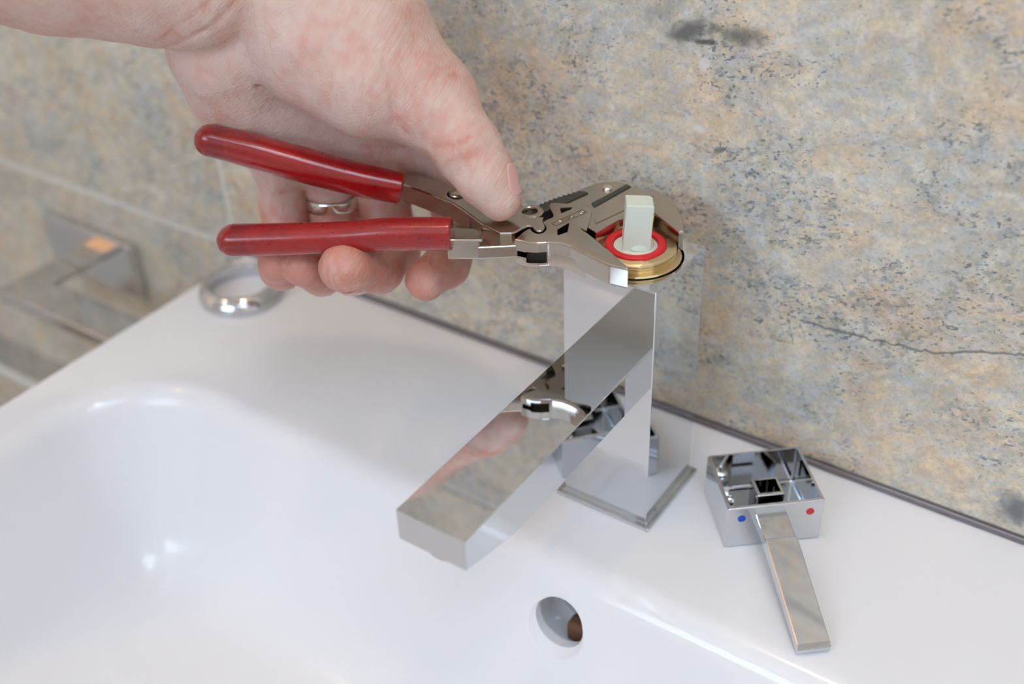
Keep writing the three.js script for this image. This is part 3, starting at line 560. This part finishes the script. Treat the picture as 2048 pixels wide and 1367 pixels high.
  g.setAttribute('color', new THREE.BufferAttribute(col, 3)); g.setAttribute('uv', new THREE.BufferAttribute(uv, 2));
  g.computeVertexNormals();
  { const a = g.index.array, A = new THREE.Vector3().fromBufferAttribute(pos, a[0]), nA = new THREE.Vector3().fromBufferAttribute(g.attributes.normal, a[0]); fieldN(A.x, A.y, A.z, nn); if (nA.dot(nn) < 0) { for (let i = 0; i < a.length; i += 3) { const t = a[i]; a[i] = a[i + 1]; a[i + 1] = t; } g.computeVertexNormals(); } }
  const skinMat = std(0xffffff, 0.52, 0, { vertexColors: true, bumpMap: grainBump, bumpScale: 0.0003, sheen: 0.25, sheenRoughness: 0.5, sheenColor: new THREE.Color(1, 0.75, 0.65) });
  const person = new THREE.Mesh(g, skinMat); person.name = 'person'; person.castShadow = person.receiveShadow = true;
  person.userData = { label: 'bare left hand and forearm wearing a ring, squeezing red-handled pliers', category: 'person' }; scene.add(person);
  // nails: curved plates sunk in the skin
  const nailMat = std(new THREE.Color(0.70, 0.39, 0.36), 0.28, 0, { clearcoat: 0.3, clearcoatRoughness: 0.3 });
  const onSkin = (p, dir, out = 0) => { const c = p.clone(), d = dir.clone().normalize(); for (let k = 0; k < 40; k++) { const f = field(c.x, c.y, c.z); c.addScaledVector(d, -f); } return c.addScaledVector(d, out); };
  function nail(at, along, normal, w, l) {
    const z = normal.clone().normalize(), x = new THREE.Vector3().crossVectors(along, z).normalize(), y = new THREE.Vector3().crossVectors(z, x), NR = 12, NA = 40, vp = [], ix = [];
    const put = (px, py, out) => { const p = onSkin(at.clone().addScaledVector(x, px).addScaledVector(y, py).addScaledVector(z, 0.004), z, out); vp.push(p.x, p.y, p.z); };
    put(0, 0, 0.00062);
    for (let i = 1; i <= NR; i++) for (let j = 0; j < NA; j++) {
      const a = j / NA * 2 * Math.PI, c = Math.cos(a), s2 = Math.sin(a), k = i / NR, rr = Math.pow(Math.abs(c) ** 3 + Math.abs(s2) ** 3, -1 / 3) * k;
      put(c * rr * w * MM, s2 * rr * l * MM, i === NR ? -0.0003 : 0.00062 - 0.00012 * k * k);
    }
    for (let j = 0; j < NA; j++) ix.push(0, 1 + j, 1 + (j + 1) % NA);
    for (let i = 1; i < NR; i++) for (let j = 0; j < NA; j++) { const p = 1 + (i - 1) * NA + j, q2 = 1 + (i - 1) * NA + (j + 1) % NA; ix.push(p, p + NA, q2, q2, p + NA, q2 + NA); }
    const gg = new THREE.BufferGeometry(); gg.setAttribute('position', new THREE.Float32BufferAttribute(vp, 3)); gg.setIndex(ix); gg.computeVertexNormals();
    return part('fingernail', gg, nailMat, person);
  }
  const cam = camera.position;
  const view = thumb[2].b.clone().sub(cam).normalize(), rightish = v3([-40.6,161,2.4]).sub(v3([-53.6,150,21.3])).normalize();
  const nrm = rightish.clone().addScaledVector(view, -0.55).normalize(), tl = thumb[2].b.clone().sub(thumb[2].a).normalize();
  nail(thumb[2].b.clone().lerp(thumb[2].a, 0.3), tl, nrm, 5.2, 6.8);
  const mf = fingers[2][3], ml = mf.b.clone().sub(mf.a).normalize();
  nail(mf.b.clone().lerp(mf.a, 0.25), ml, v3([-91.1,107.6,77.4]).sub(v3([-97.6,125,67])).normalize().addScaledVector(view, -0.25), 5.0, 5.5);
  // wedding band on the ring finger
  const f = fingers[1][0], dirR = f.b.clone().sub(f.a).normalize(), bandAt = f.a.clone().lerp(f.b, 0.95);
  const rb = f.rb + 0.0017;
  const bg = lathe([[rb * 1000 + 0.1, -3], [rb * 1000 + 0.9, -2.9], [rb * 1000 + 1.25, -1.6], [rb * 1000 + 1.3, 0], [rb * 1000 + 1.25, 1.6], [rb * 1000 + 0.9, 2.9], [rb * 1000 + 0.1, 3], [rb * 1000 - 0.4, 0], [rb * 1000 + 0.1, -3]], 72);
  bg.applyQuaternion(new THREE.Quaternion().setFromUnitVectors(new THREE.Vector3(0, 1, 0), dirR)).translate(bandAt.x, bandAt.y, bandAt.z);
  part('finger_ring', bg, M.silver, person);
}

// ---------------------------------------------------------------- lamps
DOWNLIGHTS.forEach(([x, y, z, power], k) => {
  const d = thing('ceiling_downlight', ['small round warm downlight in the ceiling right above the tap', 'small round warm downlight in the ceiling near the window', 'small round warm downlight in the ceiling toward the left wall'][k], 'lamp', [x, RY1, z], 0, 'ceiling downlights');
  part('bezel', lathe([[38, 0], [52, 0], [53, -2], [50, -5], [42, -6], [38, -4], [38, 0]], 48), M.frame, d);
  part('lens', lathe([[0, -3], [38, -3], [38, 0], [0, 0]], 40), M.lampglow, d);
  const l = new THREE.PointLight(WARM, power); l.position.set(0, -0.03, 0); l.castShadow = true; l.shadow.radius = 1.6; l.name = 'downlight_light'; d.add(l);
});
for (const [at, w, h, face, label] of PANELS) {
  const p = thing('wall_lamp', label, 'lamp', at);
  p.rotation.z = face === 'right' ? Math.PI / 2 : -Math.PI / 2;
  part('lamp_body', box(-w / 2, w / 2, 0, 0.1, -h / 2, h / 2, 0.01), M.frame, p);
  part('lamp_diffuser', box(-w / 2 + 0.02, w / 2 - 0.02, -0.006, 0.004, -h / 2 + 0.02, h / 2 - 0.02, 0.002), M.glow, p);
  const l = new THREE.RectAreaLight(GLOW, 0.15, w - 0.04, h - 0.04); l.position.set(0, -0.008, 0); l.rotation.x = -Math.PI / 2; l.name = 'lamp_light'; p.add(l);
}

renderer.render(scene, camera);
